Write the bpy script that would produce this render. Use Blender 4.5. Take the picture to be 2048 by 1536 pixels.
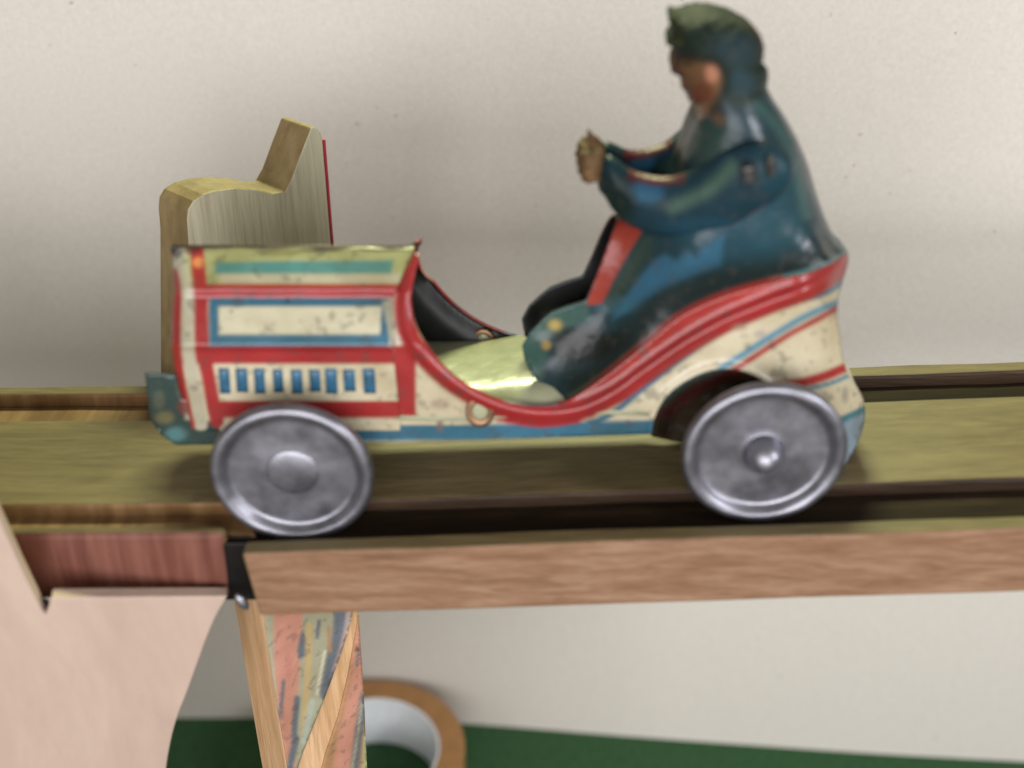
import bpy, bmesh, math, random
import numpy as np
from mathutils import Vector, Matrix
from mathutils.geometry import delaunay_2d_cdt

random.seed(7); np.random.seed(7)
sc = bpy.context.scene
for o in list(bpy.data.objects): bpy.data.objects.remove(o)

# ------------------------------------------------------------------ camera, light, exposure
# one Blender unit is ten centimetres of the real table top
PITCH = math.radians(31.0); FPX = 2430.0; DIST = 2.43
CAM = np.array([0.0, -DIST*math.cos(PITCH), DIST*math.sin(PITCH)])
cd = bpy.data.cameras.new("camera"); cam = bpy.data.objects.new("camera", cd)
sc.collection.objects.link(cam); sc.camera = cam
cam.location = CAM; cam.rotation_euler = (math.pi/2 - PITCH, 0, 0)
cd.sensor_width = 36; cd.lens = FPX/2048*36; cd.clip_start = 0.05; cd.clip_end = 100
cd.dof.use_dof = True; cd.dof.focus_distance = 3.15; cd.dof.aperture_fstop = 0.75

w = bpy.data.worlds.new("World"); sc.world = w; w.use_nodes = True
bg = w.node_tree.nodes["Background"]; bg.inputs[0].default_value = (0.86, 0.84, 0.72, 1); bg.inputs[1].default_value = 0.26

def area(name, loc, target, sx, sy, power, col):
    l = bpy.data.lights.new(name, 'AREA'); l.shape = 'RECTANGLE'; l.size = sx; l.size_y = sy
    l.energy = power; l.color = col
    o = bpy.data.objects.new(name, l); sc.collection.objects.link(o); o.location = loc
    o.rotation_euler = (Vector(target) - Vector(loc)).to_track_quat('-Z', 'Y').to_euler()
    return o
area("window_light", (-0.5, -6.4, 1.0), (0.0, 0.3, -0.3), 9.0, 3.8, 700, (0.98, 0.97, 1.0))
area("side_window_light", (5.7, -3.0, 2.2), (0.1, 0.3, -0.2), 0.9, 1.6, 220, (0.92, 0.93, 1.0))
area("ceiling_light", (0.2, 4.7, 4.5), (0.1, 0.2, -0.2), 2.2, 0.8, 620, (0.93, 1.0, 0.55))
sc.view_settings.view_transform = 'Standard'; sc.view_settings.look = 'None'
sc.view_settings.exposure = 0.0; sc.view_settings.gamma = 1.0

# ------------------------------------------------------------------ measuring helpers
FW = np.array([0, math.cos(PITCH), -math.sin(PITCH)]); UP = np.array([0, math.sin(PITCH), math.cos(PITCH)]); RT = np.array([1.0, 0, 0])
def rays(px, py):
    px = np.asarray(px, float); py = np.asarray(py, float)
    return FW + RT*((px-1024)/FPX)[..., None] + UP*((768-py)/FPX)[..., None]
def at_y(px, py, Y):
    d = rays(px, py); t = (np.asarray(Y, float)-CAM[1])/d[..., 1]
    return CAM + d*t[..., None]
def at_z(px, py, z):
    d = rays(px, py); t = (z-CAM[2])/d[..., 2]
    return CAM + d*t[..., None]
def at_plane(px, py, P, n):
    d = rays(px, py); t = ((P-CAM)@n)/(d@n)
    return CAM + d*t[..., None]

# ------------------------------------------------------------------ object helpers
def empty(name, loc):
    o = bpy.data.objects.new(name, None); sc.collection.objects.link(o); o.location = loc
    o.empty_display_size = 0.05; return o
def tag(o, label=None, cat=None, group=None, kind=None):
    if label: o["label"] = label
    if cat: o["category"] = cat
    if group: o["group"] = group
    if kind: o["kind"] = kind
    return o
def setpar(o, parent):
    if parent is not None:
        o.parent = parent
        # parts are modelled in place: undo the offset of the thing's base point
        if parent.parent is None: o.matrix_parent_inverse = Matrix.Translation(parent.location).inverted()
def mesh_obj(name, verts, faces, mat, parent=None, smooth=False, col=None):
    me = bpy.data.meshes.new(name); me.from_pydata([tuple(v) for v in verts], [], [tuple(f) for f in faces])
    mats = mat if isinstance(mat, (list, tuple)) else [mat]
    for m in mats: me.materials.append(m)
    if col is not None:
        a = me.color_attributes.new("print", 'FLOAT_COLOR', 'POINT')
        c = np.ones((len(verts), 4), np.float32); c[:, :3] = col
        a.data.foreach_set("color", c.ravel())
    if smooth: me.polygons.foreach_set("use_smooth", [True]*len(me.polygons))
    me.update()
    o = bpy.data.objects.new(name, me); sc.collection.objects.link(o); setpar(o, parent)
    return o
def bm_obj(name, bm, mat, parent=None, smooth=False):
    me = bpy.data.meshes.new(name); bm.normal_update(); bm.to_mesh(me); bm.free()
    me.materials.append(mat)
    if smooth: me.polygons.foreach_set("use_smooth", [True]*len(me.polygons))
    o = bpy.data.objects.new(name, me); sc.collection.objects.link(o); setpar(o, parent)
    return o
def bevel(o, wdt, seg=2):
    m = o.modifiers.new("bevel", 'BEVEL'); m.width = wdt; m.segments = seg; m.limit_method = 'ANGLE'; m.angle_limit = math.radians(40)
    return o
def solid(o, t, off=-1, mat_off=0):
    m = o.modifiers.new("thick", 'SOLIDIFY'); m.thickness = t; m.offset = off; m.material_offset = mat_off
    return o
def prism(poly3, ext):
    """closed prism from a 3d polygon and an extrusion vector"""
    n = len(poly3); v = [np.asarray(p, float) for p in poly3] + [np.asarray(p, float)+ext for p in poly3]
    f = [tuple(range(n)), tuple(range(2*n-1, n-1, -1))]
    for i in range(n):
        j = (i+1) % n; f.append((j, i, n+i, n+j))
    return v, f

# ------------------------------------------------------------------ printing helpers (flat lithographed print, in drawing coordinates)
def lin(c):
    c = np.asarray(c, float)/255.0
    return np.where(c <= 0.04045, c/12.92, ((c+0.055)/1.055)**2.4)
def seg_dist(P, poly, closed):
    poly = np.asarray(poly, float); n = len(poly); best = np.full(len(P), 1e9)
    for i in range(n if closed else n-1):
        a = poly[i]; b = poly[(i+1) % n]; d = b-a; L = max(d@d, 1e-9)
        t = np.clip(((P-a)@d)/L, 0, 1); q = a + t[:, None]*d
        best = np.minimum(best, np.hypot(P[:, 0]-q[:, 0], P[:, 1]-q[:, 1]))
    return best
def inside(P, poly):
    poly = np.asarray(poly, float); r = np.zeros(len(P), bool); n = len(poly); j = n-1
    for i in range(n):
        xi, yi = poly[i]; xj, yj = poly[j]
        c = ((yi > P[:, 1]) != (yj > P[:, 1])) & (P[:, 0] < (xj-xi)*(P[:, 1]-yi)/((yj-yi) or 1e-9)+xi)
        r ^= c; j = i
    return r
def curve(pts, n=8, closed=False):
    """Catmull-Rom through the points"""
    p = np.asarray(pts, float); m = len(p); out = []
    rng = range(m) if closed else range(m-1)
    for i in rng:
        a, b, c, d = (p[(i-1) % m], p[i], p[(i+1) % m], p[(i+2) % m]) if closed else (p[max(i-1, 0)], p[i], p[i+1], p[min(i+2, m-1)])
        for k in range(n):
            t = k/n
            out.append(0.5*((2*b)+(-a+c)*t+(2*a-5*b+4*c-d)*t*t+(-a+3*b-3*c+d)*t**3))
    if not closed: out.append(p[-1])
    return np.array(out)
class Print:
    def __init__(s, base): s.base = lin(base); s.ops = []
    def poly(s, pts, col, aa=4, op=1.0): s.ops.append(('p', np.asarray(pts, float), lin(col), aa, op, 0)); return s
    def line(s, pts, wd, col, aa=4, op=1.0, sm=True):
        s.ops.append(('l', curve(pts) if sm and len(pts) > 2 else np.asarray(pts, float), lin(col), aa, op, wd)); return s
    def spot(s, x, y, rx, ry, col, op=1.0, soft=0.6): s.ops.append(('s', (x, y, rx, ry), lin(col), soft, op, 0)); return s
    def __call__(s, P):
        C = np.tile(s.base, (len(P), 1))
        for k, g, c, aa, op, wd in s.ops:
            if k == 'p':
                d = seg_dist(P, g, True); d = np.where(inside(P, g), -d, d); m = np.clip(0.5-d/aa, 0, 1)
            elif k == 'l':
                d = seg_dist(P, g, False)-wd/2; m = np.clip(0.5-d/aa, 0, 1)
            else:
                x, y, rx, ry = g; r = np.hypot((P[:, 0]-x)/rx, (P[:, 1]-y)/ry); m = np.clip((1-r)/aa, 0, 1); m = m*m*(3-2*m)
            C += (m*op)[:, None]*(c-C)
        return C

def fill(outline, res, holes=()):
    """even triangle net inside an outline; returns points, triangles and which points lie on the outline"""
    def resample(o):
        o = np.asarray(o, float); out = []
        for i in range(len(o)):
            a, b = o[i], o[(i+1) % len(o)]; L = np.hypot(*(b-a)); k = max(1, int(round(L/res)))
            for q in range(k): out.append(a+(b-a)*q/k)
        return np.array(out)
    loops = [resample(outline)]+[resample(h) for h in holes]
    lo = loops[0].min(0); hi = loops[0].max(0); pts = []
    ys = np.arange(lo[1], hi[1], res*0.866)
    for r, y in enumerate(ys):
        for x in np.arange(lo[0]+(r % 2)*res/2, hi[0], res): pts.append((x, y))
    G = np.array(pts); keep = inside(G, loops[0])
    for l in loops: keep &= seg_dist(G, l, True) > res*0.55
    for h in loops[1:]: keep &= ~inside(G, h)
    G = G[keep]
    V = np.vstack(loops+[G]); edges = []; s = 0
    for l in loops:
        n = len(l); edges += [(s+i, s+(i+1) % n) for i in range(n)]; s += n
    r = delaunay_2d_cdt([Vector((a, b)) for a, b in V], edges, [], 0, 1e-6)
    P = np.array([(v.x, v.y) for v in r[0]]); T = [tuple(f) for f in r[2]]
    cen = np.array([P[list(t)].mean(0) for t in T]); k = inside(cen, loops[0])
    for h in loops[1:]: k &= ~inside(cen, h)
    T = [t for t, q in zip(T, k) if q]
    # y grows downwards in the drawing: keep one winding
    T2 = []
    for a, b, c in T:
        ar = (P[b]-P[a])[0]*(P[c]-P[a])[1]-(P[b]-P[a])[1]*(P[c]-P[a])[0]
        T2.append((a, b, c) if ar < 0 else (a, c, b))
    return P, T2
YC = 0.257      # middle plane of the car
def sheet(name, outline, yfun, res, pr, mats, parent, mirror=False, holes=(), thick=0.006, smooth=True):
    P, T = fill(outline, res, holes)
    Y = yfun(P[:, 0], P[:, 1]); V = at_y(P[:, 0], P[:, 1], Y)
    if mirror:
        V[:, 1] = 2*YC-V[:, 1]; T = [(a, c, b) for a, b, c in T]
    o = mesh_obj(name, V, T, mats, parent, smooth, pr(P) if pr else None)
    if thick: solid(o, thick, -1, 1 if len(mats) > 1 else 0)
    return o

# ------------------------------------------------------------------ materials
def mat(name):
    m = bpy.data.materials.new(name); m.use_nodes = True; nt = m.node_tree
    return m, nt, nt.nodes["Principled BSDF"]
def N(nt, t, **kw):
    n = nt.nodes.new(t)
    for k, v in kw.items():
        if k.startswith("i_"): n.inputs[int(k[2:])].default_value = v
        else: setattr(n, k, v)
    return n
def L(nt, a, ao, b, bi): nt.links.new(a.outputs[ao], b.inputs[bi])
def ramp(nt, stops, interp='LINEAR'):
    r = nt.nodes.new("ShaderNodeValToRGB"); r.color_ramp.interpolation = interp
    while len(r.color_ramp.elements) < len(stops): r.color_ramp.elements.new(0.5)
    for e, (p, c) in zip(r.color_ramp.elements, stops): e.position = p; e.color = (*c, 1) if len(c) == 3 else c
    return r
def mixc(nt, fac, a, b, mode='MIX'):
    m = nt.nodes.new("ShaderNodeMix"); m.data_type = 'RGBA'; m.blend_type = mode
    for v, i in ((fac, 0), (a, 6), (b, 7)):
        if isinstance(v, tuple) and len(v) == 2 and hasattr(v[0], "outputs"): nt.links.new(v[0].outputs[v[1]], m.inputs[i])
        else: m.inputs[i].default_value = v
    return m
def lc(*c): return tuple(float(x) for x in lin(c))

def litho(name="lithographed_tin", rough=0.32, wear=1.0, coat=0.25, spec=0.5, matt_above=None):
    m, nt, b = mat(name)
    at = N(nt, "ShaderNodeAttribute", attribute_name="print")
    tc = N(nt, "ShaderNodeTexCoord")
    n1 = N(nt, "ShaderNodeTexNoise"); n1.inputs["Scale"].default_value = 38; n1.inputs["Detail"].default_value = 5; L(nt, tc, 3, n1, "Vector")
    r1 = ramp(nt, [(0.0, (1, 1, 1)), (0.36, (0.7, 0.7, 0.7)), (0.43, (0, 0, 0)), (1, (0, 0, 0))]); L(nt, n1, 0, r1, 0)
    n2 = N(nt, "ShaderNodeTexNoise"); n2.inputs["Scale"].default_value = 7; n2.inputs["Detail"].default_value = 4; L(nt, tc, 3, n2, "Vector")
    r2 = ramp(nt, [(0.3, (0.56, 0.50, 0.40)), (0.64, (1, 1, 1))]); L(nt, n2, 0, r2, 0)
    stain = mixc(nt, 0.75*wear, (at, 0), (r2, 0), 'MULTIPLY')
    f = N(nt, "ShaderNodeMath", operation='MULTIPLY'); f.inputs[1].default_value = 0.55*wear; L(nt, r1, 0, f, 0)
    fin = mixc(nt, (f, 0), (stain, 2), (0.06, 0.05, 0.045, 1))
    L(nt, fin, 2, b, "Base Color")
    b.inputs["Roughness"].default_value = rough; b.inputs["Coat Weight"].default_value = coat; b.inputs["Coat Roughness"].default_value = 0.18
    b.inputs["Specular IOR Level"].default_value = spec
    if matt_above is not None:
        sx = N(nt, "ShaderNodeSeparateXYZ"); L(nt, tc, 3, sx, 0)
        mr = N(nt, "ShaderNodeMapRange"); mr.inputs[1].default_value = matt_above-0.03; mr.inputs[2].default_value = matt_above+0.03
        mr.inputs[3].default_value = rough; mr.inputs[4].default_value = 0.62; L(nt, sx, 2, mr, 0); L(nt, mr, 0, b, "Roughness")
        ms = N(nt, "ShaderNodeMapRange"); ms.inputs[1].default_value = matt_above-0.03; ms.inputs[2].default_value = matt_above+0.03
        ms.inputs[3].default_value = spec; ms.inputs[4].default_value = 0.06; L(nt, sx, 2, ms, 0); L(nt, ms, 0, b, "Specular IOR Level")
    n3 = N(nt, "ShaderNodeTexNoise"); n3.inputs["Scale"].default_value = 16; n3.inputs["Detail"].default_value = 3; L(nt, tc, 3, n3, "Vector")
    bu = N(nt, "ShaderNodeBump"); bu.inputs["Strength"].default_value = 0.22; bu.inputs["Distance"].default_value = 0.02; L(nt, n3, 0, bu, "Height"); L(nt, bu, 0, b, "Normal")
    return m
def metal(name, c, rough, var=0.25, metallic=1.0):
    m, nt, b = mat(name); tc = N(nt, "ShaderNodeTexCoord")
    n = N(nt, "ShaderNodeTexNoise"); n.inputs["Scale"].default_value = 18; n.inputs["Detail"].default_value = 6; L(nt, tc, 3, n, "Vector")
    r = ramp(nt, [(0.3, tuple(x*(1-var) for x in c)), (0.7, c)]); L(nt, n, 0, r, 0); L(nt, r, 0, b, "Base Color")
    rr = N(nt, "ShaderNodeMapRange"); rr.inputs[3].default_value = rough*0.8; rr.inputs[4].default_value = rough*1.4; L(nt, n, 0, rr, 0); L(nt, rr, 0, b, "Roughness")
    b.inputs["Metallic"].default_value = metallic
    bu = N(nt, "ShaderNodeBump"); bu.inputs["Strength"].default_value = 0.12; bu.inputs["Distance"].default_value = 0.01; L(nt, n, 0, bu, "Height"); L(nt, bu, 0, b, "Normal")
    return m
def wood(name, dark, mid, light, scale=(2.2, 22, 22), rot=(0, 0, 0), saw=None, rough=0.55, fibre=0.35, spec=0.35):
    """grain runs along the axis with the small scale"""
    m, nt, b = mat(name); tc = N(nt, "ShaderNodeTexCoord")
    mp = N(nt, "ShaderNodeMapping"); mp.inputs["Scale"].default_value = scale; mp.inputs["Rotation"].default_value = rot; L(nt, tc, 3, mp, "Vector")
    n1 = N(nt, "ShaderNodeTexNoise"); n1.inputs["Scale"].default_value = 1.0; n1.inputs["Detail"].default_value = 6; n1.inputs["Roughness"].default_value = 0.62; n1.inputs["Distortion"].default_value = 0.6; L(nt, mp, 0, n1, "Vector")
    r = ramp(nt, [(0.28, dark), (0.5, mid), (0.72, light)]); L(nt, n1, 0, r, 0)
    mp2 = N(nt, "ShaderNodeMapping"); mp2.inputs["Scale"].default_value = tuple(s*5 for s in scale); mp2.inputs["Rotation"].default_value = rot; L(nt, tc, 3, mp2, "Vector")
    n2 = N(nt, "ShaderNodeTexNoise"); n2.inputs["Scale"].default_value = 1.0; n2.inputs["Detail"].default_value = 3; L(nt, mp2, 0, n2, "Vector")
    r2 = ramp(nt, [(0.30, (0.45, 0.38, 0.32)), (0.55, (1, 1, 1))]); L(nt, n2, 0, r2, 0)
    c = mixc(nt, fibre, (r, 0), (r2, 0), 'MULTIPLY'); last = (c, 2); hgt = (n2, 0)
    if saw:
        mp3 = N(nt, "ShaderNodeMapping"); mp3.inputs["Scale"].default_value = saw; mp3.inputs["Rotation"].default_value = (0, math.radians(6), 0); L(nt, tc, 3, mp3, "Vector")
        n3 = N(nt, "ShaderNodeTexNoise"); n3.inputs["Scale"].default_value = 1; n3.inputs["Detail"].default_value = 4; L(nt, mp3, 0, n3, "Vector")
        r3 = ramp(nt, [(0.40, (0, 0, 0)), (0.66, (1, 1, 1))]); L(nt, n3, 0, r3, 0)
        c2 = mixc(nt, (r3, 0), last, tuple(min(1, x*1.15+0.012) for x in light)+(1,)); c2.inputs[0].default_value = 0.5
        last = (c2, 2); hgt = (n3, 0)
    nt.links.new(last[0].outputs[last[1]], b.inputs["Base Color"])
    b.inputs["Roughness"].default_value = rough; b.inputs["Specular IOR Level"].default_value = spec
    bu = N(nt, "ShaderNodeBump"); bu.inputs["Strength"].default_value = 0.25; bu.inputs["Distance"].default_value = 0.008; nt.links.new(hgt[0].outputs[hgt[1]], bu.inputs["Height"]); L(nt, bu, 0, b, "Normal")
    return m
def plain(name, c, rough=0.6, nscale=60, amp=0.18, bump=0.15, spec=0.5):
    m, nt, b = mat(name); tc = N(nt, "ShaderNodeTexCoord")
    n = N(nt, "ShaderNodeTexNoise"); n.inputs["Scale"].default_value = nscale; n.inputs["Detail"].default_value = 5; L(nt, tc, 3, n, "Vector")
    r = ramp(nt, [(0.3, tuple(x*(1-amp) for x in c)), (0.7, tuple(min(1, x*(1+amp)) for x in c))]); L(nt, n, 0, r, 0); L(nt, r, 0, b, "Base Color")
    b.inputs["Roughness"].default_value = rough; b.inputs["Specular IOR Level"].default_value = spec
    bu = N(nt, "ShaderNodeBump"); bu.inputs["Strength"].default_value = bump; bu.inputs["Distance"].default_value = 0.006; L(nt, n, 0, bu, "Height"); L(nt, bu, 0, b, "Normal")
    return m

M_TIN = litho()
M_FIG = litho("lithographed_figure_tin", 0.30, 0.55, 0.0, 0.36, float(at_y(1430, 205, 0.15)[2]))
M_ARM = litho("lithographed_sleeve_tin", 0.42, 0.55, 0.0, 0.16)
M_BLACK = plain("black_lacquer", (0.006, 0.006, 0.006), 0.45, 30, 0.3)
M_WHEEL = metal("wheel_tin", (0.33, 0.325, 0.36), 0.38, 0.42, 0.95)
M_COPPER = metal("bare_copper_tin", (0.42, 0.25, 0.15), 0.45)
M_DARKMETAL = metal("dark_iron", (0.10, 0.10, 0.12), 0.35)
M_GAPBLACK = metal("gap_black", (0.03, 0.027, 0.025), 0.5)  # near-black for the plate added to darken the track gap
M_SKIN = plain("painted_skin", lc(92, 70, 46), 0.6, 40, 0.35, 0.15, 0.12)
M_CREAM = plain("cream_lacquer_floor", lc(150, 150, 122), 0.24, 20, 0.12, 0.3)
M_PAPER_WALL = None

# ------------------------------------------------------------------ setting: table top and paper backdrop
BACK_Y = 1.75
BTOP = float(at_y(1024, 0, BACK_Y+0.04)[2])+0.05
tz = float(at_y(500, 1437, BACK_Y)[2])          # height of the table top
def paper_mat():
    m, nt, b = mat("grey_backdrop_paper"); tc = N(nt, "ShaderNodeTexCoord")
    n = N(nt, "ShaderNodeTexNoise"); n.inputs["Scale"].default_value = 70; n.inputs["Detail"].default_value = 8; n.inputs["Roughness"].default_value = 0.7; L(nt, tc, 3, n, "Vector")
    r = ramp(nt, [(0.25, lc(199, 192, 181)), (0.75, lc(216, 210, 200))]); L(nt, n, 0, r, 0)
    v = N(nt, "ShaderNodeTexNoise"); v.inputs["Scale"].default_value = 46; v.inputs["Detail"].default_value = 2; L(nt, tc, 3, v, "Vector")
    r2 = ramp(nt, [(0.225, (1, 1, 1)), (0.25, (0, 0, 0))]); L(nt, v, 0, r2, 0)
    c = mixc(nt, (r2, 0), (r, 0), (*lc(160, 146, 132), 1))
    L(nt, c, 2, b, "Base Color"); b.inputs["Roughness"].default_value = 0.85; b.inputs["Specular IOR Level"].default_value = 0.15
    bu = N(nt, "ShaderNodeBump"); bu.inputs["Strength"].default_value = 0.2; bu.inputs["Distance"].default_value = 0.006; L(nt, n, 0, bu, "Height"); L(nt, bu, 0, b, "Normal")
    return m
foot = [at_y(500, 1437, BACK_Y)+np.array([-3.2, 0, 0]), at_z(330, 1437, tz), at_z(700, 1437, tz), at_z(930, 1448, tz), at_z(1250, 1473, tz),
        at_z(1500, 1491, tz), at_z(1750, 1508, tz), at_z(2048, 1524, tz), at_z(2500, 1546, tz), at_z(3300, 1580, tz)]
foot = curve([p[:2] for p in foot], 6)
V = []; Fc = []
for i, p in enumerate(foot):
    V += [(p[0], p[1], tz+0.002), (p[0], p[1]+0.04, BTOP), (p[0], p[1]+0.055, BTOP), (p[0], p[1]+0.015, tz+0.002)]
    if i:
        a = 4*i-4; b_ = 4*i
        for k in range(4): Fc.append((a+k, b_+k, b_+(k+1) % 4, a+(k+1) % 4))
n_ = len(V); Fc += [(3, 2, 1, 0), (n_-4, n_-3, n_-2, n_-1)]
bd = mesh_obj("backdrop_wall", V, Fc, paper_mat(), None, True); bd.data.set_sharp_from_angle(angle=math.radians(40))
tag(bd, "pale grey speckled paper backdrop standing behind the toy car", None, None, "structure")
M_GREEN = plain("green_mat", lc(52, 86, 54), 0.8, 40, 0.22, 0.2, 0.2)
tv, tf = prism([(-5, -0.9, tz), (6, -0.9, tz), (6, 5, tz), (-5, 5, tz)], np.array([0, 0, -0.15]))
tt = mesh_obj("table_top", tv, tf, M_GREEN); tag(tt, "dark green table top under the track", None, None, "structure")

# ------------------------------------------------------------------ wooden track
W_FRONT = wood("rail_pink_wood", lc(108, 76, 52), lc(132, 99, 74), lc(152, 122, 98), (5, 30, 40), fibre=0.32)
W_TOP = wood("track_olive_wood", lc(86, 74, 46), lc(103, 89, 57), lc(118, 104, 69), (2.6, 16, 16), fibre=0.3)
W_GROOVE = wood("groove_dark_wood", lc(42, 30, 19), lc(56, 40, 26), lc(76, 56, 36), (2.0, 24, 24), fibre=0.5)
W_FLOOR = wood("dark_groove_floor", lc(26, 19, 12), lc(38, 28, 18), lc(52, 40, 26), (2.0, 24, 24), fibre=0.5, rough=0.7, spec=0.1)  # darker brown for the groove floor
W_SAW = wood("saw_cut_red_wood", lc(86, 46, 36), lc(98, 54, 42), lc(110, 66, 52), (5, 9, 5), saw=(30, 3, 2.5), fibre=0.1)
W_SAWTOP = wood("saw_cut_groove_wood", lc(92, 66, 38), lc(108, 78, 46), lc(122, 92, 56), (3, 9, 9), saw=(26, 3, 3), fibre=0.15)
W_PALE = wood("pale_panel_wood", lc(168, 145, 132), lc(176, 153, 138), lc(184, 162, 146), (6, 6, 1.8), rot=(0, math.radians(-14), 0), fibre=0.05)
W_GREY = wood("grey_old_panel_wood", lc(162, 155, 132), lc(178, 172, 148), lc(192, 187, 164), (16, 16, 1.2), fibre=0.3)
W_EDGE = wood("panel_edge_wood", lc(112, 94, 60), lc(132, 112, 76), lc(146, 128, 92), (8, 8, 3), fibre=0.3)
W_POST = wood("post_wood", lc(182, 140, 98), lc(206, 166, 124), lc(222, 186, 146), (22, 22, 1.6), fibre=0.4)

def strip(name, x0, x1, y0, y1, ztop, thick, slope, xref, mats, parent, skew0=0.0):
    """a board whose top runs along x with the given slope; mats = (top and ends, front)"""
    def z(x): return ztop+(x-xref)*slope
    nx = 14; V = []; Fc = []; mi = []
    for i in range(nx+1):
        x = x0+(x1-x0)*i/nx
        for (y, dz) in ((y0, 0), (y1, 0), (y1, -thick), (y0, -thick)):
            jig = random.uniform(-0.0012, 0.0012)
            V.append((x+(skew0 if i == 0 and dz else 0), y+jig, z(x)+dz+jig))
    for i in range(nx):
        a = 4*i; b_ = a+4
        Fc += [(a, b_, b_+1, a+1), (a+1, b_+1, b_+2, a+2), (a+2, b_+2, b_+3, a+3), (a+3, b_+3, b_, a)]; mi += [0, 0, 0, 1]
    Fc += [(0, 1, 2, 3), (4*nx+3, 4*nx+2, 4*nx+1, 4*nx)]; mi += [0, 0]
    o = mesh_obj(name, V, Fc, list(mats), parent)
    o.data.polygons.foreach_set("material_index", mi)
    bevel(o, 0.008 if skew0 >= 0 else 0.018, 3); return o
# right hand section: measured on the rail top
p_in = at_y(1530, 1046, -0.04); SL = 0.041; XR = float(p_in[0]); ZR = float(p_in[2])
y_front = -0.0873; y_gr = 0.089; y_pl = 0.4245; y_fi = 0.543; y_fo = 0.592
xj = float(at_y(492, 1170, y_front)[0])
tr = tag(empty("track_section", (xj, YC, ZR+(xj-XR)*SL-0.17)), "long sloping wooden track section under the toy car running off to the right", "track")
strip("rail", xj, 2.2, y_front, -0.04, ZR, 0.172, SL, XR, (W_TOP, W_FRONT), tr, 0.02)
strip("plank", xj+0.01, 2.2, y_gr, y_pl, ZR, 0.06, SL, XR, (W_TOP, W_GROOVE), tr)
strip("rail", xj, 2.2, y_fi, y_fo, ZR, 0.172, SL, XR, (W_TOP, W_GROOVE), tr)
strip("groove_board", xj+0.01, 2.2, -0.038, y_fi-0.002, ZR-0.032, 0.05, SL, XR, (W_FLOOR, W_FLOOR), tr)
# left hand section
ZL = ZR+(float(at_y(300, 1000, 0.1)[0])-XR)*SL+0.016; XL = float(at_y(300, 1000, 0.1)[0]); SLL = 0.012
xe = float(at_y(458, 1120, -0.02)[0])
tl = tag(empty("track_section", (xe, YC, ZL-0.17)), "wooden track section with saw marks at left whose end meets the long sloping section", "track")
yl_front = float(at_z(300, 1067, ZL)[1]); yl_in = float(at_z(300, 1050, ZL)[1]); yl_gr = float(at_z(200, 1007, ZL)[1]); yl_pl = float(at_z(150, 838, ZL)[1])
yl_fi = float(at_z(150, 786, ZL)[1]); yl_fo = float(at_z(150, 769, ZL)[1])
thl = ZL-float(at_y(300, 1198, yl_front)[2])
strip("rail", -2.4, xe, yl_front, yl_in, ZL, thl, SLL, XL, (W_TOP, W_SAW), tl, -0.0001)
strip("plank", -2.4, xj+0.007, yl_gr, yl_pl, ZL, 0.06, SLL, XL, (W_TOP, W_SAWTOP), tl)
strip("rail", -2.4, xe, yl_fi, yl_fo, ZL, thl, SLL, XL, (W_TOP, W_SAWTOP), tl)
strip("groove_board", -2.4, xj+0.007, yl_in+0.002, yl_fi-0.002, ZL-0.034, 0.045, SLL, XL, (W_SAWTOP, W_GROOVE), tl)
# small iron pin, and a black plate added as the dark of the gap between the two sections
bmh = bmesh.new()
bmesh.ops.create_cube(bmh, size=1, matrix=Matrix.Translation((0.5*(xe+xj), -0.018, ZR+(xj-XR)*SL-0.102)) @ Matrix.Diagonal((0.10, 0.012, 0.160, 1)))
br = bm_obj("gap_dark_plate", bmh, M_GAPBLACK, tr); bevel(br, 0.004)
bmh = bmesh.new(); pb = at_y(484, 1203, -0.075)
bmesh.ops.create_uvsphere(bmh, u_segments=16, v_segments=10, radius=0.012, matrix=Matrix.Translation(pb) @ Matrix.Rotation(math.radians(-25), 4, 'Y') @ Matrix.Diagonal((0.9, 0.9, 2.0, 1)))
bm_obj("joint_pin", bmh, M_WHEEL, br, True)

# ------------------------------------------------------------------ panels
def panel(name, outline, P0, yaw, th, mats, parent=None, edge_mat=None):
    a = np.array([math.cos(yaw), math.sin(yaw), 0]); n = np.array([math.sin(yaw), -math.cos(yaw), 0])
    o = np.asarray(outline, float); pts = at_plane(o[:, 0], o[:, 1], P0, n)
    V, Fc = prism(pts, -n*th)
    ob = mesh_obj(name, V, Fc, mats, parent)
    ob.data.polygons.foreach_set("material_index", [0, 0]+[1]*(len(Fc)-2))
    return ob, a, n, pts
# rear panel behind the bonnet
yaw = math.radians(48)
P0 = at_y(374, 760, 0.66)
out = [(374, 1010)] + [(377, 484), (374, 441), (376, 419), (386, 402), (406, 389), (429, 382), (470, 377), (515, 380), (545, 387), (569, 384), (583, 359), (603, 305), (622, 256), (633, 254), (642, 266), (646, 280), (663, 490), (690, 960)]
pn, pa, pnn, pp = panel("shaped_panel", out, P0, yaw, 0.125, [W_GREY, W_EDGE]); bevel(pn, 0.004)
tag(pn, "weathered grey wooden panel with stepped top edge standing behind the bonnet of the toy car", "panel")
# its painted right edge
i1, i2 = out.index((646, 280)), out.index((663, 490))
e = [pp[i1], pp[i2], pp[i2+1]]
V = []; Fc = []
for k, p in enumerate(e):
    V += [p+pa*0.0015+pnn*0.002, p+pa*0.007+pnn*0.002, p+pa*0.007-pnn*0.12, p+pa*0.0015-pnn*0.12]
    if k:
        q = 4*k-4
        for s in range(4): Fc.append((q+s, q+(s+1) % 4, q+4+(s+1) % 4, q+4+s))
Fc += [(3, 2, 1, 0), (8, 9, 10, 11)]
mesh_obj("painted_edge", V, Fc, plain("red_edge_paint", lc(165, 40, 55), 0.5, 30), pn)
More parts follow.
